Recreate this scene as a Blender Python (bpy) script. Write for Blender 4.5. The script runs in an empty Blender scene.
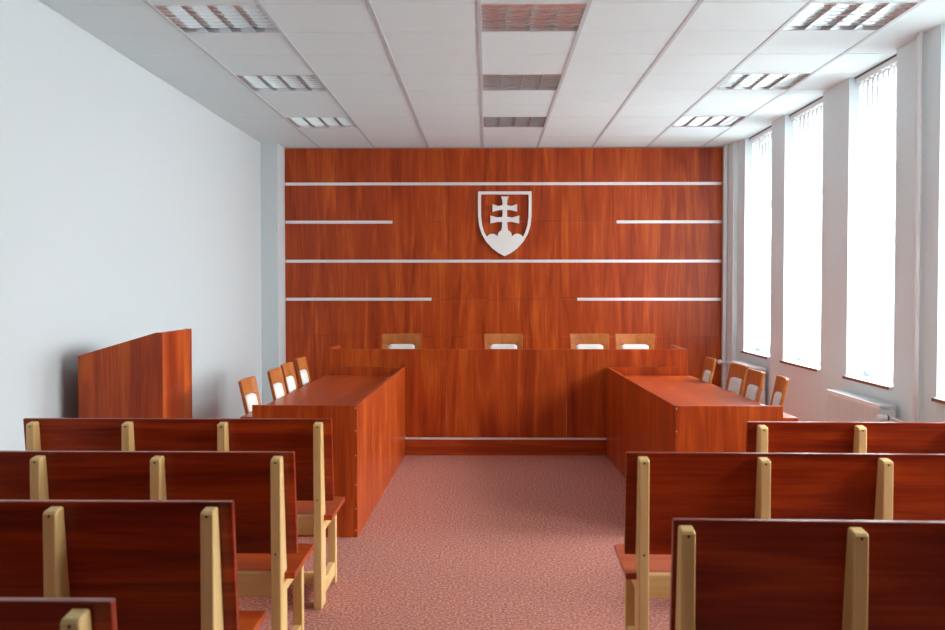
import bpy, bmesh, math, random
from mathutils import Vector, Matrix
random.seed(4)
S = bpy.context.scene
COL = S.collection
PI = math.pi

# ------------------------------------------------------------------ helpers
def obj(name, bm, mat, parent=None, bevel=0.0, seg=2, smooth=False):
    me = bpy.data.meshes.new(name)
    bmesh.ops.recalc_face_normals(bm, faces=bm.faces[:])
    bm.to_mesh(me); bm.free()
    if mat: me.materials.append(mat)
    o = bpy.data.objects.new(name, me); COL.objects.link(o)
    if parent: o.parent = parent
    if smooth:
        for p in me.polygons: p.use_smooth = True
    if bevel > 0:
        m = o.modifiers.new('bevel', 'BEVEL'); m.width = bevel; m.segments = seg
        m.limit_method = 'ANGLE'; m.angle_limit = math.radians(40)
    return o

def tag(o, label, cat, group=None):
    o['label'] = label; o['category'] = cat
    if group: o['group'] = group
    return o

def thing(name, label, cat, loc=(0, 0, 0), rz=0.0, group=None):
    o = bpy.data.objects.new(name, None); COL.objects.link(o)
    o.empty_display_size = 0.1
    o.location = loc; o.rotation_euler = (0, 0, rz)
    return tag(o, label, cat, group)

def struct(name, bm, mat, parent=None, bevel=0.0):
    o = obj(name, bm, mat, parent, bevel)
    if parent is None: o['kind'] = 'structure'
    return o

def copy_tree(o, parent=None):
    c = o.copy(); COL.objects.link(c)
    if parent: c.parent = parent
    for ch in list(o.children): copy_tree(ch, c)
    return c

def box(bm, x0, x1, y0, y1, z0, z1):
    vs = [bm.verts.new((x, y, z)) for z in (z0, z1) for y in (y0, y1) for x in (x0, x1)]
    for f in ((0, 1, 3, 2), (4, 5, 7, 6), (0, 1, 5, 4), (2, 3, 7, 6), (0, 2, 6, 4), (1, 3, 7, 5)):
        bm.faces.new([vs[i] for i in f])
    return vs

def bx(*a):
    bm = bmesh.new(); box(bm, *a); return bm

def prism(bm, pts, fn0, fn1):
    """close a polygon outline between two mappings"""
    a = [bm.verts.new(fn0(p)) for p in pts]; b = [bm.verts.new(fn1(p)) for p in pts]
    n = len(pts)
    bm.faces.new(a); bm.faces.new(b[::-1])
    bm.normal_update()
    for i in range(n):
        j = (i + 1) % n
        bm.faces.new((a[i], a[j], b[j], b[i]))

def tube(bm, pts, r, n=14):
    pts = [Vector(p) for p in pts]
    rings = []
    up = None
    for i, p in enumerate(pts):
        d = ((pts[min(i + 1, len(pts) - 1)] - pts[max(i - 1, 0)])).normalized()
        if up is None or abs(up.dot(d)) > .95:
            up = Vector((0, 0, 1)) if abs(d.z) < .9 else Vector((1, 0, 0))
        a = d.cross(up).normalized(); b = d.cross(a).normalized()
        up = -b
        rr = r[i] if isinstance(r, (list, tuple)) else r
        rings.append([bm.verts.new(p + a * math.cos(t) * rr + b * math.sin(t) * rr)
                      for t in [2 * PI * k / n for k in range(n)]])
    for q, w in zip(rings, rings[1:]):
        for k in range(n):
            bm.faces.new((q[k], q[(k + 1) % n], w[(k + 1) % n], w[k]))
    bm.faces.new(rings[0][::-1]); bm.faces.new(rings[-1])

def tb(pts, r, n=14):
    bm = bmesh.new(); tube(bm, pts, r, n); return bm

# ------------------------------------------------------------------ materials
def srgb(r, g, b):
    def f(c):
        c /= 255.0
        return c / 12.92 if c <= .04045 else ((c + .055) / 1.055) ** 2.4
    return (f(r), f(g), f(b), 1)

def base(name, col, rough=.5, metal=0.0, spec=.5):
    m = bpy.data.materials.new(name); m.use_nodes = True
    b = m.node_tree.nodes['Principled BSDF']
    b.inputs['Base Color'].default_value = col
    b.inputs['Roughness'].default_value = rough
    b.inputs['Metallic'].default_value = metal
    b.inputs['Specular IOR Level'].default_value = spec
    return m, m.node_tree, b

def coords(nt, scale, rnd=True):
    tc = nt.nodes.new('ShaderNodeTexCoord'); mp = nt.nodes.new('ShaderNodeMapping')
    mp.inputs['Scale'].default_value = scale
    nt.links.new(tc.outputs['Object'], mp.inputs['Vector'])
    if rnd:
        oi = nt.nodes.new('ShaderNodeObjectInfo')
        mu = nt.nodes.new('ShaderNodeMath'); mu.operation = 'MULTIPLY'; mu.inputs[1].default_value = 37.0
        nt.links.new(oi.outputs['Random'], mu.inputs[0])
        nt.links.new(mu.outputs[0], mp.inputs['Location'])
    return mp

def ramp(nt, fac, stops):
    r = nt.nodes.new('ShaderNodeValToRGB')
    el = r.color_ramp.elements
    el[0].position, el[0].color = stops[0]
    el[1].position, el[1].color = stops[-1]
    for p, c in stops[1:-1]:
        e = el.new(p); e.color = c
    nt.links.new(fac, r.inputs['Fac'])
    return r

def wood(name, dark, mid, light, along='z', rough=.34, spec=.36, fine=1.0, wide=.20, dr=.05):
    m, nt, b = base(name, mid, rough, 0, spec)
    k = {'x': (.45, 5, 5), 'y': (5, .45, 5), 'z': (5, 5, .45)}[along]
    mp = coords(nt, k)
    n1 = nt.nodes.new('ShaderNodeTexNoise'); n1.inputs['Scale'].default_value = 1.7
    n1.inputs['Detail'].default_value = 5; n1.inputs['Distortion'].default_value = 1.1
    nt.links.new(mp.outputs[0], n1.inputs['Vector'])
    k2 = {'x': (2.2, 60, 60), 'y': (60, 2.2, 60), 'z': (60, 60, 2.2)}[along]
    mp2 = coords(nt, k2)
    n2 = nt.nodes.new('ShaderNodeTexNoise'); n2.inputs['Scale'].default_value = 1.6
    n2.inputs['Detail'].default_value = 3
    nt.links.new(mp2.outputs[0], n2.inputs['Vector'])
    mx = nt.nodes.new('ShaderNodeMix'); mx.data_type = 'FLOAT'; mx.inputs[0].default_value = .3 * fine
    nt.links.new(n1.outputs['Fac'], mx.inputs[2]); nt.links.new(n2.outputs['Fac'], mx.inputs[3])
    r = ramp(nt, mx.outputs[0], [(.5 - wide, dark), (.5, mid), (.5 + wide, light)])
    nt.links.new(r.outputs['Color'], b.inputs['Base Color'])
    rr = nt.nodes.new('ShaderNodeMapRange'); rr.inputs['To Min'].default_value = rough - dr
    rr.inputs['To Max'].default_value = rough + dr
    nt.links.new(n1.outputs['Fac'], rr.inputs['Value']); nt.links.new(rr.outputs[0], b.inputs['Roughness'])
    return m

D_, M_, L_ = srgb(130, 38, 9), srgb(174, 66, 16), srgb(210, 102, 31)
M = {}
M['wood_v'] = wood('cherry_laminate_vertical', D_, M_, L_, 'z')
M['wood_x'] = wood('cherry_laminate_across', D_, M_, L_, 'x', .32, .5, 1, .24, .02)
M['wood_y'] = wood('cherry_laminate_lengthwise', D_, M_, L_, 'y', .30, .55, .6, .38, .01)
M['pew'] = wood('mahogany_laminate', srgb(90, 18, 5), srgb(138, 40, 10), srgb(178, 66, 17), 'x', .3)  # desk laminate darkened: shade on the pew backs is put into the colour
M['beech'] = wood('pale_beech', srgb(216, 172, 104), srgb(231, 192, 128), srgb(240, 207, 148), 'z', .42, .4, 1.2)
M['beech_x'] = wood('pale_beech_across', srgb(216, 172, 104), srgb(231, 192, 128), srgb(240, 207, 148), 'x', .42, .4, 1.2)
M['chair_wood'] = wood('alder_chair_wood', srgb(158, 84, 34), srgb(184, 106, 48), srgb(202, 126, 62), 'z', .36)

def plaster(name, col, bump=.04, scale=220, rough=.85):
    m, nt, b = base(name, col, rough, 0, .2)
    mp = coords(nt, (1, 1, 1), False)
    n = nt.nodes.new('ShaderNodeTexNoise'); n.inputs['Scale'].default_value = scale; n.inputs['Detail'].default_value = 3
    nt.links.new(mp.outputs[0], n.inputs['Vector'])
    bp = nt.nodes.new('ShaderNodeBump'); bp.inputs['Strength'].default_value = bump; bp.inputs['Distance'].default_value = .01
    nt.links.new(n.outputs['Fac'], bp.inputs['Height']); nt.links.new(bp.outputs[0], b.inputs['Normal'])
    return m
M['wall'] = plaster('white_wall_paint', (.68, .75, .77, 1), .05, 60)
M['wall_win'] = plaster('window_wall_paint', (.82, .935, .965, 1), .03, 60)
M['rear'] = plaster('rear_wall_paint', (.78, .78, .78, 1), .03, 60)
M['tile'] = plaster('mineral_ceiling_tile', (.80, .95, .975, 1), .06, 400)
M['tile_back'] = base('ceiling_joint', (.42, .43, .45, 1), .9)[0]
M['runner'] = base('ceiling_runner_metal', (.58, .67, .70, 1), .5)[0]
M['white'] = base('white_enamel', (.83, .84, .85, 1), .3)[0]
M['frame'] = base('window_frame_lacquer', (.46, .47, .48, 1), .45)[0]  # white frame painted grey, its backlit shade put into the colour
M['rad'] = base('radiator_enamel', (.74, .745, .75, 1), .32)[0]
M['grey_plastic'] = base('dark_plastic', (.06, .06, .06, 1), .5)[0]
M['grey_metal'] = base('dark_grey_profile', (.12, .115, .12, 1), .5)[0]  # shade colour for the gap above the head rails
M['alu'] = base('brushed_aluminium', (.88, .88, .89, 1), .36, .3)[0]
M['mirror'] = base('mirror_louvre', (.82, .935, .965, 1), .1, 1.0)[0]
M['louvre'] = base('satin_louvre', (.94, .96, .97, 1), .12, .88)[0]
M['tube'] = base('tube_glass', (.85, .86, .87, 1), .2)[0]
M['screw'] = base('screw_head', (.05, .035, .02, 1), .5)[0]
M['cap'] = base('screw_cap', (.62, .40, .32, 1), .5)[0]
M['emblem'] = base('brushed_silver_emblem', (.90, .90, .87, 1), .5, .0)[0]
M['sill_edge'] = base('sill_edge_band', srgb(128, 72, 44), .4)[0]

def fabric(name, col, s=500):
    m, nt, b = base(name, col, .9, 0, .2)
    mp = coords(nt, (1, 1, 1))
    n = nt.nodes.new('ShaderNodeTexNoise'); n.inputs['Scale'].default_value = s
    nt.links.new(mp.outputs[0], n.inputs['Vector'])
    bp = nt.nodes.new('ShaderNodeBump'); bp.inputs['Strength'].default_value = .15; bp.inputs['Distance'].default_value = .002
    nt.links.new(n.outputs['Fac'], bp.inputs['Height']); nt.links.new(bp.outputs[0], b.inputs['Normal'])
    return m
M['cream'] = fabric('cream_upholstery', (.80, .78, .74, 1))

# carpet
m, nt, b = base('speckled_carpet', srgb(176, 108, 98), .95, 0, .1)
mp = coords(nt, (1, 1, 1), False)
n = nt.nodes.new('ShaderNodeTexNoise'); n.inputs['Scale'].default_value = 78; n.inputs['Detail'].default_value = 4; n.inputs['Roughness'].default_value = .75
nt.links.new(mp.outputs[0], n.inputs['Vector'])
r = ramp(nt, n.outputs['Fac'], [(.36, srgb(138, 78, 68)), (.5, srgb(184, 118, 104)), (.64, srgb(220, 166, 150))])
nt.links.new(r.outputs['Color'], b.inputs['Base Color'])
bp = nt.nodes.new('ShaderNodeBump'); bp.inputs['Strength'].default_value = .2; bp.inputs['Distance'].default_value = .005
nt.links.new(n.outputs['Fac'], bp.inputs['Height']); nt.links.new(bp.outputs[0], b.inputs['Normal'])
M['carpet'] = m

# woven blind fabric: glows with the daylight it scatters and lets part of it straight through
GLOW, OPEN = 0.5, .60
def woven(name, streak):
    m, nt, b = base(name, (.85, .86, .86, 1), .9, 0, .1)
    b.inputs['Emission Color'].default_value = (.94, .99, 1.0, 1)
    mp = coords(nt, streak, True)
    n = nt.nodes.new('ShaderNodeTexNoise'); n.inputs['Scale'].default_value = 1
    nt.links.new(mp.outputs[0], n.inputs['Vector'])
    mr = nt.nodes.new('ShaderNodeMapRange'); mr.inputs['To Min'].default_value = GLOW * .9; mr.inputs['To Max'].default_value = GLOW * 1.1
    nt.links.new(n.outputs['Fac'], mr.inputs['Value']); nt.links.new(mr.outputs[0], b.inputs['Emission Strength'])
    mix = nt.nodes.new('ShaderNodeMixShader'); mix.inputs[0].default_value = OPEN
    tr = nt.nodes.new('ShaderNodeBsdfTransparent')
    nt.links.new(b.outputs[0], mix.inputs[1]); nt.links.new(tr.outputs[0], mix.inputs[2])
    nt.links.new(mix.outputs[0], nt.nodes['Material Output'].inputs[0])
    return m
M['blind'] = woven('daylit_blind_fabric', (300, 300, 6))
M['frosted'] = woven('daylit_frosted_pane', (30, 30, 30))  # glow added in place of blinds on the windows out of view
# window glass
m = bpy.data.materials.new('window_glass'); m.use_nodes = True
nt = m.node_tree; nt.nodes.clear()
out = nt.nodes.new('ShaderNodeOutputMaterial'); mix = nt.nodes.new('ShaderNodeMixShader'); mix.inputs[0].default_value = .08
tr = nt.nodes.new('ShaderNodeBsdfTransparent'); gl = nt.nodes.new('ShaderNodeBsdfGlossy'); gl.inputs['Roughness'].default_value = .02
nt.links.new(tr.outputs[0], mix.inputs[1]); nt.links.new(gl.outputs[0], mix.inputs[2]); nt.links.new(mix.outputs[0], out.inputs[0])
M['glass'] = m

# ------------------------------------------------------------------ room shell
XL, XR, YB, YF, ZC = -2.421, 2.67, 11.08, -2.2, 2.965
struct('floor', bx(XL - .2, XR + .4, YF - .2, YB + .3, -.12, 0), M['carpet'])
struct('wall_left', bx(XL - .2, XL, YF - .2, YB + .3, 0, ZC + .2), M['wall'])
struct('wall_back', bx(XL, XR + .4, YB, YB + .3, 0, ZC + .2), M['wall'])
struct('wall_front', bx(XL, XR + .4, YF - .2, YF, 0, ZC + .2), M['rear'])
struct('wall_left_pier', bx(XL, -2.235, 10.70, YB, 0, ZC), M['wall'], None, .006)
struct('wall_right_pier', bx(2.617, XR, 10.70, YB, 0, ZC), M['wall_win'], None, .006)

WIN = [(9.465, 10.43), (8.033, 9.045), (6.60, 7.455), (5.12, 5.963)]
SEEN = len(WIN)
WIN += [(5.12 - 1.46 * k, 5.99 - 1.46 * k) for k in range(1, 3)]      # the row goes on beside and behind the camera
ZS = .765
bm = bmesh.new()
edges = [YF - .2]
for a, c in reversed(WIN): edges += [a, c]
edges.append(YB + .3)
for i in range(0, len(edges), 2):
    box(bm, XR, XR + .35, edges[i], edges[i + 1], 0, ZC + .2)
for a, c in WIN:
    box(bm, XR, XR + .35, a, c, 0, ZS - .02)
    box(bm, XR, XR + .35, a, c, ZC + .031, ZC + .2)
struct('wall_right', bm, M['wall_win'])

for i, (a, c) in enumerate(WIN):
    w = bpy.data.objects.new('window_%d' % (i + 1), None); COL.objects.link(w)
    w.location = (XR, (a + c) / 2, ZS); w['kind'] = 'structure'
    hy = (c - a) / 2; h = ZC - ZS
    bm = bmesh.new()
    x0, x1 = .13, .19
    box(bm, x0, x1, -hy, hy, 0, .085); box(bm, x0, x1, -hy, hy, h - .08, h)
    box(bm, x0, x1, -hy, -hy + .07, .085, h - .08); box(bm, x0, x1, hy - .07, hy, .085, h - .08)
    box(bm, x0, x1, -hy + .07, hy - .07, 1.45, 1.53)
    obj('window_frame', bm, M['frame'], w, .004)
    obj('pane', bx(.155, .163, -hy + .06, hy - .06, .08, h - .07), M['glass'] if i < SEEN else M['frosted'], w)
    s = obj('window_sill', bx(-.028, .135, -hy, hy, -.02, 0), M['white'], w, .003)
    obj('edge_band', bx(-.031, -.0275, -hy, hy, -.021, -.0015), M['sill_edge'], s)  # brown strip paints the wood reflected in the white sill's edge

# vertical blinds
for i, (a, c) in enumerate(WIN[:SEEN]):
    lab = ['white vertical blind in the farthest tall window beside the panelled wall',
           'white vertical blind in the second window from the panelled wall',
           'white vertical blind in the tall window above the near radiator',
           'white vertical blind sliced off by the right edge of the picture'][i]
    t = thing('vertical_blind', lab, 'blind', (XR + .062, (a + c) / 2, ZC - .012), 0, 'vertical blinds at the windows')
    hy = (c - a) / 2 - .012
    obj('head_rail', bx(-.02, .02, -hy, hy, -.036, 0), M['white'], t, .003)
    obj('mounting_profile', bx(-.024, .03, -hy - .010, hy + .010, .0005, .0115), M['grey_metal'], t)  # dark strip added for the shadow gap between ceiling and rail
    ns = 9
    wdt = 2 * hy / ns
    for k in range(ns):
        yc = -hy + wdt * (k + .5)
        bm = bmesh.new()
        zt, zb = -.056, -(ZC - ZS) + .085
        half = wdt * .56
        n = 6
        ang = math.radians(9)
        A, B = [], []
        for q in range(n + 1):
            u = -1 + 2 * q / n
            dx = u * half * math.sin(ang) - .004 * (1 - u * u); dy = u * half * math.cos(ang)
            A.append((bm.verts.new((dx, yc + dy, zt)), bm.verts.new((dx, yc + dy, zb))))
            B.append((bm.verts.new((dx + .0012, yc + dy, zt)), bm.verts.new((dx + .0012, yc + dy, zb))))
        for P in (A, B):
            for q in range(n): bm.faces.new((P[q][0], P[q + 1][0], P[q + 1][1], P[q][1]))
        for q in range(n):
            for e in (0, 1): bm.faces.new((A[q][e], A[q + 1][e], B[q + 1][e], B[q][e]))
        for q in (0, n): bm.faces.new((A[q][0], A[q][1], B[q][1], B[q][0]))
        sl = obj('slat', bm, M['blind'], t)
        obj('hanger', bx(-.004, .004, yc - .012, yc + .012, -.06, -.03), M['white'], sl)

# ceiling: tiles with open joints, runners along the room, backing above
TX0, TY0 = -.045, 5.495
xs = [XL] + [TX0 + .6 * k for k in range(-3, 5)] + [XR + .12]
ys = [TY0 + .6 * k for k in range(-18, 10)]
ys = [YF] + [y for y in ys if y > YF + .05] + [YB]
LIGHT_X = [-1.845, -.045, 1.755]
LIGHT_Y = [TY0, TY0 + 1.8, TY0 + 3.6]
def is_light(x, y):
    return any(abs(x - a) < .01 for a in LIGHT_X) and any(abs(y - c) < .01 for c in LIGHT_Y)
bm = bmesh.new()
g = .0034
for i in range(len(xs) - 1):
    for j in range(len(ys) - 1):
        if is_light(xs[i], ys[j]): continue
        box(bm, xs[i] + g, xs[i + 1] - g, ys[j] + g, ys[j + 1] - g, ZC, ZC + .018)
ceil = struct('ceiling', bm, M['tile'], None, .0015)
bm = bmesh.new()
for i in range(len(xs) - 1):
    for j in range(len(ys) - 1):
        if is_light(xs[i], ys[j]): continue
        box(bm, xs[i], xs[i + 1], ys[j], ys[j + 1], ZC + .0165, ZC + .03)
obj('backing', bm, M['tile_back'], ceil)
struct('ceiling_slab', bx(XL - .2, XR + .4, YF - .2, YB + .3, ZC + .2, ZC + .4), M['tile_back'])
for k, x in enumerate(xs[1:-1]):
    struct('trim_%d' % (k + 1), bx(x - .012, x + .012, YF, YB - .03, ZC - .004, ZC + .001), M['runner'], None, .001)

# ------------------------------------------------------------------ ceiling lights
def blade_profile(h, wt, wb, n=5, pw=1.8):
    pts = []
    for q in range(n + 1):
        f = q / n
        pts.append((wb + (wt - wb) * f ** pw, -h + h * f))
    return [(x, z) for x, z in pts] + [(-x, z) for x, z in reversed(pts)]
def make_light():
    t = thing('ceiling_light', '', 'ceiling light')
    W = .298
    bm = bmesh.new()
    box(bm, -W, W, -W, W, .085, .09)
    for s in (-1, 1):
        box(bm, min(s * W, s * (W - .006)), max(s * W, s * (W - .006)), -W, W, -.003, .085)
        box(bm, -W + .006, W - .006, min(s * W, s * (W - .006)), max(s * W, s * (W - .006)), -.003, .085)
    obj('housing', bm, M['white'], t)
    bm = bmesh.new()
    R = W - .008
    for s in (-1, 1):
        box(bm, min(s * R, s * (R - .003)), max(s * R, s * (R - .003)), -R, R, -.001, .05)
        box(bm, -R + .003, R - .003, min(s * R, s * (R - .003)), max(s * R, s * (R - .003)), -.001, .05)
    obj('louvre_frame', bm, M['louvre'], t)
    bm = bmesh.new()
    pf = blade_profile(.045, .0035, .0012)
    e = .0035
    for k in range(1, 4):
        x = -R + 2 * R * k / 4
        prism(bm, pf, lambda p: (x + p[0], -R + e, .046 + p[1]), lambda p: (x + p[0], R - e, .046 + p[1]))
    obj('divider', bm, M['mirror'], t, smooth=False)
    bm = bmesh.new()
    pf = blade_profile(.038, .0078, .0008, 3, 1.0)
    nb = 8
    for k in range(1, nb):
        y = -R + 2 * R * k / nb
        for c in range(4):
            xa = -R + 2 * R * c / 4; xb = -R + 2 * R * (c + 1) / 4
            # lower edge bows upward towards the dividers
            N = 6
            prev = None
            for q in range(N + 1):
                u = q / N; xx = xa + e + (xb - xa - 2 * e) * u
                sag = .006 * (2 * u - 1) ** 2
                ring = [bm.verts.new((xx, y + px_, .045 + pz + (sag * (-pz / .042)))) for px_, pz in pf]
                if prev:
                    for w in range(len(ring)):
                        v = (w + 1) % len(ring)
                        bm.faces.new((prev[w], prev[v], ring[v], ring[w]))
                else: bm.faces.new(ring)
                prev = ring
            bm.faces.new(prev[::-1])
    obj('louvre', bm, M['louvre'], t)
    for k in range(4):
        x = -R + 2 * R * (k + .5) / 4
        obj('fluorescent_tube', tb([(x, -.27, .066), (x, .27, .066)], .0125, 10), M['tube'], t, smooth=False)
    return t
light0 = make_light()
LB = {(0, 0): 'square recessed louvre light nearest the camera beside the white left wall',
      (0, 1): 'square recessed louvre light in the middle of the left-hand ceiling row',
      (0, 2): 'square recessed louvre light by the panelled wall in the left-hand row',
      (1, 0): 'square recessed mirror louvre light nearest the camera in the centre row',
      (1, 1): 'square recessed mirror louvre light midway along the centre row',
      (1, 2): 'square recessed louvre light at the far end of the centre row, above the emblem',
      (2, 0): 'square recessed louvre light nearest the camera beside the windows',
      (2, 1): 'square recessed louvre light in the middle of the row along the windows',
      (2, 2): 'square recessed louvre light by the panelled wall in the window-side row'}
first = True
for i, x in enumerate(LIGHT_X):
    for j, y in enumerate(LIGHT_Y):
        t = light0 if first else copy_tree(light0)
        first = False
        t.location = (x + .3, y + .3, ZC); t['label'] = LB[(i, j)]; t['group'] = 'recessed ceiling lights'

# ------------------------------------------------------------------ panelled wall
PX0, PX1 = -2.234, 2.582
yp = YB - .03
pan = thing('wood_panelling', 'reddish cherry wood panelling with pale metal strips covering the back wall', 'panelling', ((PX0 + PX1) / 2, YB - .002, 0))
cx = (PX0 + PX1) / 2
zrow = [2.562, 2.142, 1.711, 1.291, .883]
zz = [0] + sorted(zrow) + [ZC - .012]
bm = bmesh.new()
for a, c in zip(zz, zz[1:]):
    box(bm, PX0 - cx + .002, PX1 - cx, -.03, 0, a + .0007, c - .0007)
obj('panel_board', bm, M['wood_v'], pan, .001, 1)
def strip(x0, x1, z):
    obj('metal_strip', bx(x0 - cx, x1 - cx, -.034, -.0302, z - .0165, z + .0165), M['alu'], pan, .001, 1)
def X(px, y=11.05): return (px - 487) * y / 1000
strip(PX0 + .004, PX1 - .004, zrow[0]); strip(PX0 + .004, PX1 - .004, zrow[2])
strip(PX0 + .004, X(392.5), zrow[1]); strip(X(616), PX1 - .004, zrow[1])
strip(PX0 + .004, X(431.5), zrow[3]); strip(X(577), PX1 - .004, zrow[3])

# ------------------------------------------------------------------ emblem: shield with double cross on three hills
em = thing('coat_of_arms', 'silver shield emblem with double cross on three hills mounted on the panelled wall', 'emblem', (X(504.75, 11.0), YB - .0345, 1.415 + (288 - 256) * .011))
k = .011 / 6.3      # one unit of the 6.3x close-up
def E(px, py): return ((px - 471) * k, (478 - py) * k)
def shield(inset):
    L = [(303 + inset, 72 + inset)]
    side = [(302, 150), (303, 230), (310, 290), (326, 340), (352, 385), (390, 428), (430, 458), (471, 480)]
    pts = [(303, 72)] + side
    P = []
    right = [(942 - x, y) for x, y in reversed(side[:-1])] + [(942 - 303, 72)]
    full = pts + right
    if inset == 0: return full
    n = len(full); res = []
    for i in range(n):
        p0, p1, p2 = Vector(full[i - 1]), Vector(full[i]), Vector(full[(i + 1) % n])
        d1 = (p1 - p0).normalized(); d2 = (p2 - p1).normalized()
        n1 = Vector((d1.y, -d1.x)); n2 = Vector((d2.y, -d2.x))
        b = (n1 + n2).normalized()
        q = p1 + b * inset / max(.35, b.dot(n1))
        res.append((q.x, q.y))
    return res
yo, yi = -.035, -.014
o_, i_ = shield(0), shield(19)
bm = bmesh.new()
n = len(o_)
rows = []
for P, y in ((o_, yo), (o_, yi), (i_, yi), (i_, yo)):
    rows.append([bm.verts.new((E(*p)[0], y, E(*p)[1])) for p in P])
for q in range(4):
    A, B = rows[q], rows[(q + 1) % 4]
    for i in range(n):
        j = (i + 1) % n
        bm.faces.new((A[i], A[j], B[j], B[i]))
obj('shield_frame', bm, M['emblem'], em)
bm = bmesh.new()
half = [(448, 104), (455, 128), (457, 158), (430, 164), (394, 152), (394, 200), (430, 190), (457, 188), (456, 232), (425, 236), (380, 224), (380, 274), (425, 264), (455, 264), (453, 300), (446, 330)]
cross = half + [(942 - x, y) for x, y in reversed(half)]
prism(bm, cross, lambda p: (E(*p)[0], yo, E(*p)[1]), lambda p: (E(*p)[0], yi, E(*p)[1]))
bmesh.ops.triangulate(bm, faces=[f for f in bm.faces if len(f.verts) > 4])
obj('double_cross', bm, M['emblem'], em)
bm = bmesh.new()
hp = []
for a in range(200, 331, 13): hp.append((392 + 38 * math.cos(math.radians(a)), 374 + 36 * math.sin(math.radians(a))))
for a in range(205, 336, 10): hp.append((471 + 46 * math.cos(math.radians(a)), 352 + 40 * math.sin(math.radians(a))))
for a in range(210, 341, 13): hp.append((550 + 38 * math.cos(math.radians(a)), 374 + 36 * math.sin(math.radians(a))))
hp += [(586, 372), (566, 396), (540, 422), (508, 446), (471, 466), (434, 446), (402, 422), (376, 396), (356, 372)]
prism(bm, hp, lambda p: (E(*p)[0], yo - .0015, E(*p)[1]), lambda p: (E(*p)[0], yi, E(*p)[1]))
bmesh.ops.triangulate(bm, faces=[f for f in bm.faces if len(f.verts) > 4])
obj('hills', bm, M['emblem'], em)
bm = bmesh.new()
for px_, py_ in ((471, 80), (318, 200), (624, 200), (471, 400)):
    x_, z_ = E(px_, py_)
    tube(bm, [(x_, yi - .001, z_), (x_, 0, z_)], .006, 8)
obj('standoff', bm, M['alu'], em)

# ------------------------------------------------------------------ dais and judges' bench
BY = 8.42
da = thing('dais', 'low wooden platform with pale metal edge strip under the long bench', 'platform', (.165, BY, 0))
BX0, BX1 = -1.36 - .165, 1.69 - .165
obj('fascia', bx(BX0, BX1, .004, .0195, 0, .133), M['wood_x'], da, .001)
obj('platform', bx(BX0, BX1, .02, YB - .04 - BY, 0, .110), M['wood_x'], da, .002)
obj('platform_cover', bx(BX0, BX1, .02, YB - .04 - BY, .1105, .127), M['carpet'], da)
obj('metal_strip', bx(BX0, BX1, -.001, .019, .1335, .151), M['alu'], da, .001)
be = thing('judges_bench', 'long reddish wooden bench of three panels standing on the low platform', 'bench', (.165, BY, .1272))
bt = .772
for k in range(3):
    w = (BX1 - BX0) / 3
    obj('front_panel', bx(BX0 + w * k + .0015, BX0 + w * (k + 1) - .0015, 0, .028, .0245, bt), M['wood_v'], be, .0015, 1)
for x in (BX0, BX1 - .028):
    obj('side_panel', bx(x, x + .028, .0285, .68, 0, bt), M['wood_v'], be, .0015, 1)
obj('worktop', bx(BX0 + .0285, BX1 - .0285, .0285, .66, .60, .628), M['wood_x'], be, .0015, 1)

# ------------------------------------------------------------------ counsel desks
def make_desk(name, label, nearL, nearR, farL, farR, y0, y1, outer):
    """outer = -1: seats on the left; +1: seats on the right.  x values of the panels at the near and far end"""
    t = thing(name, label, 'desk', ((nearL + nearR) / 2, y0, 0), 0, 'long side desks')
    ox = (nearL + nearR) / 2
    H, th, hd = .750, .025, .680
    L = y1 - y0
    rot = math.atan(((farL + farR) / 2 - ox) / L)
    t.rotation_euler.z = -rot
    w = (nearR - nearL) / 2
    ais = -outer
    obj('front_panel', bx(-w, w - .0, 0, th, 0, H) if ais < 0 else bx(-w, w, 0, th, 0, H), M['wood_v'], t, .0015, 1)
    a = (w - th, w) if ais > 0 else (-w, -w + th)
    obj('side_panel', bx(a[0], a[1], th + .0005, L - th - .0005, 0, H), M['wood_v'], t, .0015, 1)
    obj('end_panel', bx(-w, w, L - th, L, 0, H), M['wood_v'], t, .0015, 1)
    if outer < 0: dx = (-w - .074, w - th - .0005)
    else: dx = (-w + th + .0005, w + .095)
    obj('desktop', bx(dx[0], dx[1], th + .0005, L - th - .0005, hd - .022, hd), M['wood_y'], t, .0015, 1)
    xs_ = (w - .008) if ais > 0 else (-w + .008)
    for z in (.04, .163, .30, .466, .607, .735):
        obj('screw_cap', tb([(xs_, -.0006, z), (xs_, .0015, z)], .0045, 10), M['cap'], t)
    return t
make_desk('counsel_desk', 'long reddish wooden desk on the left with a bright orange aisle side', -1.333, -.735, -1.286, -.689, 5.636, BY - .012, -1)
make_desk('counsel_desk', 'long reddish wooden desk on the window side with a dark aisle side', 1.060, 1.668, 1.008, 1.612, 5.636, BY - .012, 1)

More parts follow.
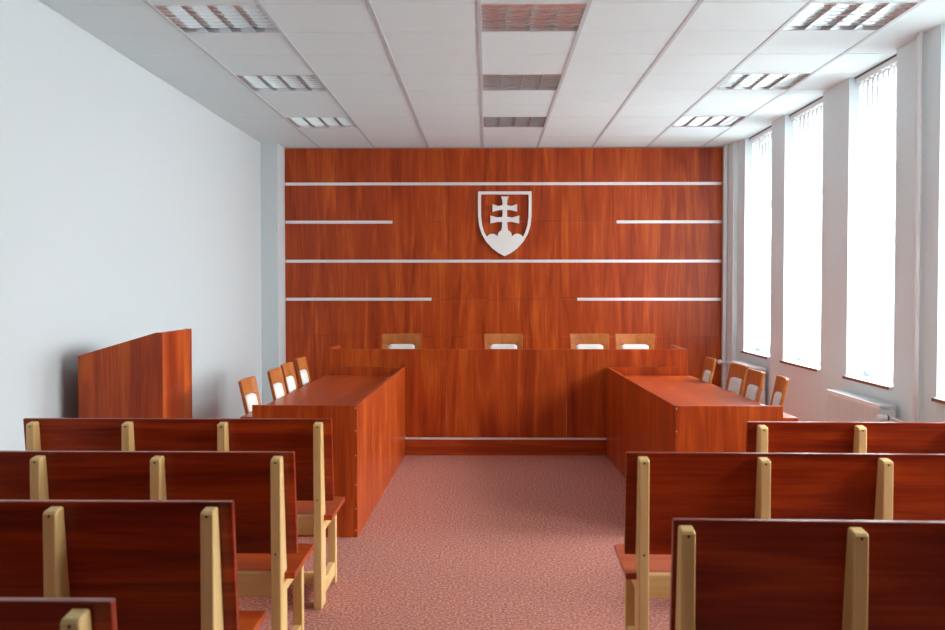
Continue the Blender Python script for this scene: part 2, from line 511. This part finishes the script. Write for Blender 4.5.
# ------------------------------------------------------------------ chairs
def make_chair():
    """faces +Y (local); origin under the seat centre; top of back at .86"""
    t = thing('upholstered_chair', '', 'chair')
    W = .183
    lean = math.tan(math.radians(14))
    def back(u, z, d):      # u in -1..1 across, z height, d depth forward of rear face
        half = W * (.90 + .10 * min(1, (z - .42) / .44))
        return (u * half, -.185 - max(0, z - .42) * lean * .85 + .022 * u * u + d, z)
    def board(pts, d0, d1, sub=True):
        bm = bmesh.new()
        prism(bm, pts, lambda p: back(p[0], p[1], d0), lambda p: back(p[0], p[1], d1))
        return bm
    def grid(u0, u1, z0, z1, d0, d1, nu=10, nz=6):
        bm = bmesh.new()
        F = [[bm.verts.new(back(u0 + (u1 - u0) * i / nu, z0 + (z1 - z0) * j / nz, d1)) for i in range(nu + 1)] for j in range(nz + 1)]
        B = [[bm.verts.new(back(u0 + (u1 - u0) * i / nu, z0 + (z1 - z0) * j / nz, d0)) for i in range(nu + 1)] for j in range(nz + 1)]
        for G in (F, B):
            for j in range(nz):
                for i in range(nu): bm.faces.new((G[j][i], G[j][i + 1], G[j + 1][i + 1], G[j + 1][i]))
        for j in range(nz):
            for i in (0, nu): bm.faces.new((F[j][i], F[j + 1][i], B[j + 1][i], B[j][i]))
        for i in range(nu):
            for j in (0, nz): bm.faces.new((F[j][i], F[j][i + 1], B[j][i + 1], B[j][i]))
        return bm
    obj('top_rail', grid(-1, 1, .765, .86, 0, .021), M['chair_wood'], t, .004)
    for s in (-1, 1):
        obj('back_stile', grid(min(s, s * .71), max(s, s * .71), .40, .765, 0, .021, 3), M['chair_wood'], t, .004)
    # pad with rounded top corners
    bm = bmesh.new()
    nu, nz = 12, 10
    def prof(u):        # top of the pad
        a = abs(u) / .71
        return .765 - (.017 * max(0, (a - .6) / .4) ** 3)
    F, B = [], []
    for j in range(nz + 1):
        for lst, d in ((F, .036), (B, .004)):
            row = []
            for i in range(nu + 1):
                u = -.71 + 1.42 * i / nu
                z = .47 + (prof(u) - .47) * j / nz
                ed = min(1, 4 * min(i, nu - i) / nu, 4 * min(j, nz - j) / nz)
                dd = d if d < .01 else .024 + .016 * math.sqrt(max(0, ed))
                row.append(bm.verts.new(back(u, z, dd)))
            lst.append(row)
    for G in (F, B):
        for j in range(nz):
            for i in range(nu): bm.faces.new((G[j][i], G[j][i + 1], G[j + 1][i + 1], G[j + 1][i]))
    for j in range(nz):
        for i in (0, nu): bm.faces.new((F[j][i], F[j + 1][i], B[j + 1][i], B[j][i]))
    for i in range(nu):
        for j in (0, nz): bm.faces.new((F[j][i], F[j][i + 1], B[j][i + 1], B[j][i]))
    obj('back_pad', bm, M['cream'], t, smooth=True)
    obj('lower_rail', grid(-.71, .71, .43, .47, .002, .024, 8, 1), M['chair_wood'], t, .003)
    # seat
    bm = bmesh.new()
    pts = [(-.175, -.17), (.175, -.17), (.195, .20), (.17, .225), (-.17, .225), (-.195, .20)]
    prism(bm, pts, lambda p: (p[0], p[1], .425), lambda p: (p[0] * .97, p[1] * .97, .462))
    obj('seat_cushion', bm, M['cream'], t, .012, 3)
    bm = bmesh.new()
    box(bm, -.17, .17, .185, .205, .37, .4245)
    box(bm, -.17, .17, -.19, -.17, .37, .4245)
    for s in (-1, 1):
        box(bm, min(s * .15, s * .17), max(s * .15, s * .17), -.17, .185, .37, .4245)
    obj('seat_frame', bm, M['chair_wood'], t, .003)
    for s in (-1, 1):
        bm = bmesh.new()
        for za, zb, h1, h2, y1, y2 in ((0, .4245, .014, .018, .195, .195),):
            v = []
            for z, h, y in ((za, h1, y1), (zb, h2, y2)):
                v.append([bm.verts.new((s * .165 + a * h, y + c * h, z)) for a, c in ((-1, -1), (1, -1), (1, 1), (-1, 1))])
            bm.faces.new(v[0]); bm.faces.new(v[1])
            for q in range(4): bm.faces.new((v[0][q], v[0][(q + 1) % 4], v[1][(q + 1) % 4], v[1][q]))
        obj('leg', bm, M['chair_wood'], t, .003)
        bm = bmesh.new()
        v = []
        for z, h, y in ((0, .014, -.235), (.25, .018, -.19), (.40, .018, -.172)):
            v.append([bm.verts.new((s * .146 + a * h, y + c * h, z)) for a, c in ((-1, -1), (1, -1), (1, 1), (-1, 1))])
        bm.faces.new(v[0]); bm.faces.new(v[-1])
        for A, B2 in zip(v, v[1:]):
            for q in range(4): bm.faces.new((A[q], A[(q + 1) % 4], B2[(q + 1) % 4], B2[q]))
        obj('leg', bm, M['chair_wood'], t, .003)
    return t
chair0 = make_chair()
OFF = .185 + .44 * math.tan(math.radians(14)) * .85        # seat centre to top of back
used = [False]
def place_chair(x, y, rz, label, group, z=0):
    t = chair0 if not used[0] else copy_tree(chair0)
    used[0] = True
    # (x, y) is the top of the backrest; the chair faces local +Y
    f = Vector((-math.sin(rz), math.cos(rz), 0))
    t.location = (x + f.x * OFF, y + f.y * OFF, z); t.rotation_euler = (0, 0, rz)
    t['label'] = label; t['group'] = group
H = PI / 2
gl_ = 'chairs along the left desk'
place_chair(-1.500, 6.085, -H, 'wooden chair with white back pad at the left desk, nearest the camera', gl_)
place_chair(-1.478, 6.765, -H, 'wooden chair with white back pad, second from the camera at the left desk', gl_)
place_chair(-1.500, 7.295, -H, 'wooden chair with white back pad, third from the camera at the left desk', gl_)
place_chair(-1.512, 7.895, -H, 'wooden chair with white back pad at the left desk, closest to the panelled wall', gl_)
gr_ = 'chairs along the window-side desk'
place_chair(1.795, 7.885, H - .04, 'wooden chair with cream back pad at the right desk, closest to the panelled wall', gr_)
place_chair(1.856, 7.245, H + .07, 'wooden chair with cream back pad, second from the panelled wall at the right desk', gr_)
place_chair(1.832, 6.690, H + .0, 'wooden chair partly overlapping the one behind it, third from the wall at the right desk', gr_)
place_chair(1.862, 6.205, H - .14, 'wooden chair with cream back pad at the right desk, nearest the camera', gr_)
gb_ = 'chairs behind the long bench'
for x, lab in ((-.799, 'wooden chair peeking over the long bench, leftmost of the four'),
               (.154, 'wooden chair peeking over the long bench below the shield emblem'),
               (.955, 'wooden chair peeking over the long bench, left one of the close pair'),
               (1.376, 'wooden chair peeking over the long bench, rightmost of the four')):
    place_chair(x, 9.36, PI, lab, gb_, .1272)

# ------------------------------------------------------------------ lectern
le = thing('lectern', 'tall reddish wooden lectern with sloping top standing by the white left wall', 'lectern', (-2.06, 5.6, 0))
xl, xr = -2.308 + 2.06, -1.828 + 2.06
zl, zr = 1.032, 1.164
th = .022
dep = .56
def zt(x): return zl + (zr - zl) * min(1, (x - xl) / (xr - xl - .035))
for y0 in (0, dep - th):
    bm = bmesh.new()
    pts = [(xl, 0), (xr, 0), (xr, zr), (xr - .035, zr), (xl, zl)]
    prism(bm, pts, lambda p: (p[0], y0, p[1]), lambda p: (p[0], y0 + th, p[1]))
    obj('side_panel', bm, M['wood_v'], le, .0015, 1)
obj('front_panel', bx(xr - th, xr, th + .0005, dep - th - .0005, 0, zr), M['wood_v'], le, .0015, 1)
bm = bmesh.new()
pts = [(xl + .01, zt(xl + .01) - .045), (xr - th - .001, zt(xr - th - .001) - .05), (xr - th - .001, zt(xr - th - .001) - .03), (xl + .01, zt(xl + .01) - .025)]
prism(bm, pts, lambda p: (p[0], th + .0005, p[1]), lambda p: (p[0], dep - th - .0005, p[1]))
obj('reading_board', bm, M['wood_y'], le)
obj('shelf', bx(xl + .01, xr - th - .0005, th + .0005, dep - th - .0005, .55, .572), M['wood_y'], le)

# ------------------------------------------------------------------ pews
PT = .028           # board thickness
HB = .834
LN = math.tan(math.radians(7.5))
def make_pew(margin=.036, PL=1.376, pitch=.422):
    """origin at the right-hand end, rear of the posts; runs to -x, sitters face +y"""
    t = thing('pew', '', 'pew')
    posts = [-margin - .036 - pitch * k for k in range(4)]        # left x of each post
    # backrest board leaning back
    bm = bmesh.new()
    def bp_(z, d): return .055 + (HB - z) * LN + d
    zb = .460
    v = []
    for x in (-PL, 0):
        v.append([bm.verts.new((x, bp_(z, d), z)) for z, d in ((zb, 0), (zb, PT), (HB, PT), (HB, 0))])
    bm.faces.new(v[0]); bm.faces.new(v[1])
    for q in range(4): bm.faces.new((v[0][q], v[0][(q + 1) % 4], v[1][(q + 1) % 4], v[1][q]))
    obj('backrest', bm, M['pew'], t, .003)
    # seat notched around the posts
    y_r, y_f, y_n, y_t = .0745, .462, .114, .06
    out = [(0, y_f), (-PL, y_f), (-PL, y_t)]
    for i, x in enumerate(reversed(posts)):
        out += [(x - .001, y_t if i == 0 else y_r), (x - .001, y_n), (x + .037, y_n), (x + .037, y_t if i == 3 else y_r)]
    out += [(0, y_t)]
    bm = bmesh.new()
    prism(bm, out, lambda p: (p[0], p[1], .383), lambda p: (p[0], p[1], .405))
    bmesh.ops.triangulate(bm, faces=[f for f in bm.faces if len(f.verts) > 4])
    obj('seat', bm, M['wood_x'], t)
    for x in posts:
        w = .036
        bm = bmesh.new()
        prof = [(0, 0), (.112, 0), (.112, .38), (.0545 + (HB - .468) * LN, .468), (.0545 + .012 * LN, HB - .015), (.049, HB - .011), (.006, HB - .015), (0, HB - .023)]
        prism(bm, prof, lambda p: (x, p[0], p[1]), lambda p: (x + w, p[0], p[1]))
        po = obj('rear_post', bm, M['beech'], t, .005, 3)
        for z in (.806, .485):
            obj('screw', tb([(x + w / 2, -.0006, z), (x + w / 2, .002, z)], .0036, 10), M['screw'], po)
        obj('front_leg', bx(x, x + w, .395, .44, 0, .3825), M['beech'], t, .003)
        obj('upper_rail', bx(x + .003, x + w - .003, .1125, .3945, .325, .3825), M['beech_x'], t, .003)
        obj('lower_rail', bx(x + .003, x + w - .003, .1125, .3945, .04, .105), M['beech_x'], t, .003)
    for k in range(3):
        a, c = posts[k + 1] + .0365, posts[k] - .0005
        obj('seat_rail', bx(a, c, .036, .074, .3225, .4065), M['beech_x'], t, .003)
        obj('stretcher', bx(a - .0025, c + .0025, .235, .262, .045, .098), M['beech_x'], t, .003)
    return t
pew0 = make_pew()
def place_pew(first, xend, yrear, rz, label, group, src=None):
    t = src if src else (pew0 if first else copy_tree(pew0))
    t.location = (xend, yrear, 0); t.rotation_euler = (0, 0, rz)
    t['label'] = label; t['group'] = group
gL, gR = 'pews left of the aisle', 'pews right of the aisle'
place_pew(True, -.689, 4.348, -.002, 'mahogany-coloured pew with pale posts left of the aisle, front row by the lectern', gL)
place_pew(False, -.683, 3.455, 0, 'mahogany-coloured pew left of the aisle, second row from the front', gL)
place_pew(False, -.692, 2.634, 0, 'dark mahogany-coloured pew left of the aisle, third row from the front', gL)
place_pew(False, -.697, 1.772, 0, 'dark pew left of the aisle cut off in the bottom corner, nearest the camera', gL)
RPL = 1.366
def place_right(xleft, yrear, rz, label, src=None):
    # given the left end: the origin is the right-hand end
    place_pew(False, xleft + RPL * math.cos(rz), yrear + RPL * math.sin(rz), rz, label, gR, src)
pew1 = make_pew(.041, RPL, .417)
place_right(1.131, 4.285, -.022, 'reddish pew with pale posts right of the aisle, front row by the radiator', pew1)
place_right(.491, 3.465, -.026, 'reddish pew right of the aisle, middle row, its seat jutting into the aisle', copy_tree(pew1))
place_right(.466, 2.442, -.034, 'dark reddish pew right of the aisle, nearest the camera', make_pew(.069, RPL, .417))

# ------------------------------------------------------------------ radiators and pipes
def make_radiator(label, y0, y1, near_valve=True):
    t = thing('radiator', label, 'radiator', (XR - .0006, (y0 + y1) / 2, .0), 0, 'radiators under the windows')
    h = (y1 - y0) / 2
    z0, z1 = .12, .66
    bm = bmesh.new()
    n = 24
    # front convector sheet with shallow vertical flutes
    A, B = [], []
    for i in range(n * 4 + 1):
        y = -h + 2 * h * i / (n * 4)
        d = .004 if i % 4 in (1, 2) else 0
        A.append((bm.verts.new((-.140 + d, y, z0)), bm.verts.new((-.140 + d, y, z1 - .03))))
        B.append((bm.verts.new((-.128, y, z0)), bm.verts.new((-.128, y, z1 - .03))))
    m_ = len(A)
    for P in (A, B):
        for q in range(m_ - 1): bm.faces.new((P[q][0], P[q + 1][0], P[q + 1][1], P[q][1]))
    for q in range(m_ - 1):
        for e in (0, 1): bm.faces.new((A[q][e], A[q + 1][e], B[q + 1][e], B[q][e]))
    for q in (0, m_ - 1): bm.faces.new((A[q][0], A[q][1], B[q][1], B[q][0]))
    obj('front_sheet', bm, M['rad'], t)
    obj('back_sheet', bx(-.05, -.04, -h, h, z0, z1 - .03), M['rad'], t)
    bm = bmesh.new()
    for i in range(30):
        y = -h + .02 + (2 * h - .04) * i / 29
        box(bm, -.127, -.051, y - .001, y + .001, z0 + .02, z1 - .04)
    obj('convector_fins', bm, M['rad'], t)
    bm = bmesh.new()
    box(bm, -.142, -.134, -h - .002, h + .002, z1 - .03, z1)
    box(bm, -.046, -.038, -h - .002, h + .002, z1 - .03, z1)
    for i in range(28):
        y = -h + (2 * h) * i / 27
        box(bm, -.134, -.046, y - .004, y + .004, z1 - .008, z1)
    obj('top_grille', bm, M['white'], t)
    for s in (-1, 1):
        obj('end_cover', bx(-.141, -.039, s * h - .002, s * h + .002, z0, z1 - .031), M['white'], t)
        obj('bracket', bx(-.0395, 0, s * h * .7 - .012, s * h * .7 + .012, .2, .5), M['white'], t)
    for s in (-1, 1):
        obj('foot', bx(-.075, -.055, s * h * .8 - .015, s * h * .8 + .015, 0, z0 + .021), M['white'], t)
    # thermostatic valve on the near end
    zv = .585
    if not near_valve: return t
    v = obj('valve', tb([(-.09, -h - .004, zv), (-.09, -h - .075, zv)], .011, 12), M['alu'], t)
    obj('valve_collar', tb([(-.106, -h - .055, zv), (-.116, -h - .055, zv)], .018, 14), M['grey_plastic'], v)
    obj('valve_head', tb([(-.116, -h - .055, zv), (-.150, -h - .055, zv), (-.176, -h - .055, zv), (-.186, -h - .055, zv)], [.019, .023, .023, .012], 16), M['white'], v)
    return t
make_radiator('white panel radiator with thermostatic valve under the third window, nearest the camera', 6.46, 7.47)
make_radiator('white panel radiator behind the right-hand chairs under the farthest window', 9.48, 10.40, False)

pp = tag(obj('heating_pipe', tb([(2.632, 6.16, 0), (2.632, 6.16, ZC)], .0165, 16), M['white']),
         'white vertical heating pipe on the pier between the third and fourth windows', 'pipe', 'vertical heating pipes')
br = obj('branch_pipe', tb([(2.577, 6.372, .585), (2.58, 6.33, .583), (2.603, 6.30, .57), (2.603, 6.21, .562), (2.628, 6.165, .56)], .0095, 12), M['white'], pp, smooth=True)
br2 = obj('branch_pipe', tb([(2.636, 6.155, .555), (2.652, 6.08, .548), (2.655, 5.2, .548)], .0095, 12), M['white'], pp, smooth=True)
pp2 = tag(obj('heating_pipe', tb([(2.592, 10.93, 0), (2.592, 10.93, ZC)], .0235, 16), M['white']),
          'white vertical heating pipe in the far corner beside the panelling', 'pipe', 'vertical heating pipes')
obj('pipe_elbow', tb([(2.575, 10.93, .61), (2.592, 10.90, .61), (2.592, 10.55, .61), (2.58, 10.42, .60)], .013, 12), M['white'], pp2, smooth=True)
obj('valve_head', tb([(2.574, 10.93, .61), (2.56, 10.93, .61), (2.525, 10.93, .61), (2.515, 10.93, .61)], [.02, .028, .028, .016], 14), M['white'], pp2)
tag(obj('riser_pipe', tb([(2.65, 6.235, .50), (2.65, 6.235, ZC)], .010, 12), M['white']),
    'thin pale pipe running up the pier just behind the thicker white pipe', 'pipe')

# ------------------------------------------------------------------ world and camera
w = bpy.data.worlds.new('sky'); S.world = w; w.use_nodes = True
bg = w.node_tree.nodes['Background']
sky = w.node_tree.nodes.new('ShaderNodeTexSky'); sky.sky_type = 'HOSEK_WILKIE'; sky.turbidity = 8
sky.sun_direction = Vector((-.5, -.3, .6)).normalized()
w.node_tree.links.new(sky.outputs[0], bg.inputs['Color'])
bg.inputs['Strength'].default_value = .5

DAY, TILT, SPREAD = 105.0, 25, 118
for a, c in WIN:       # daylight falling in through each window from the sky outside
    ld = bpy.data.lights.new('daylight', 'AREA'); ld.shape = 'RECTANGLE'
    ld.size = c - a + .1; ld.size_y = 2.5; ld.energy = DAY; ld.color = (.91, .98, 1.0)
    ld.spread = math.radians(SPREAD)
    lo = bpy.data.objects.new('daylight', ld); COL.objects.link(lo)
    lo.location = (XR + .95, (a + c) / 2, 2.15)
    d = Vector((-math.cos(math.radians(TILT)), 0, -math.sin(math.radians(TILT))))
    lo.rotation_euler = d.to_track_quat('-Z', 'Z').to_euler()
cam = bpy.data.cameras.new('camera'); co = bpy.data.objects.new('camera', cam); COL.objects.link(co)
co.location = (0, 0, 1.415)
co.rotation_euler = (PI / 2 - math.atan(.027), 0, math.atan(.0145))
cam.sensor_width = 36; cam.lens = 1000 * 36 / 945
cam.clip_start = .05
cam.dof.use_dof = True; cam.dof.focus_distance = 8.0; cam.dof.aperture_fstop = 6.3
S.camera = co
S.view_settings.view_transform = 'Standard'; S.view_settings.look = 'None'
S.view_settings.exposure = 1.15; S.view_settings.gamma = 1; S.view_settings.use_curve_mapping = False
S.cycles.max_bounces = 10; S.cycles.diffuse_bounces = 6; S.cycles.use_denoising = True
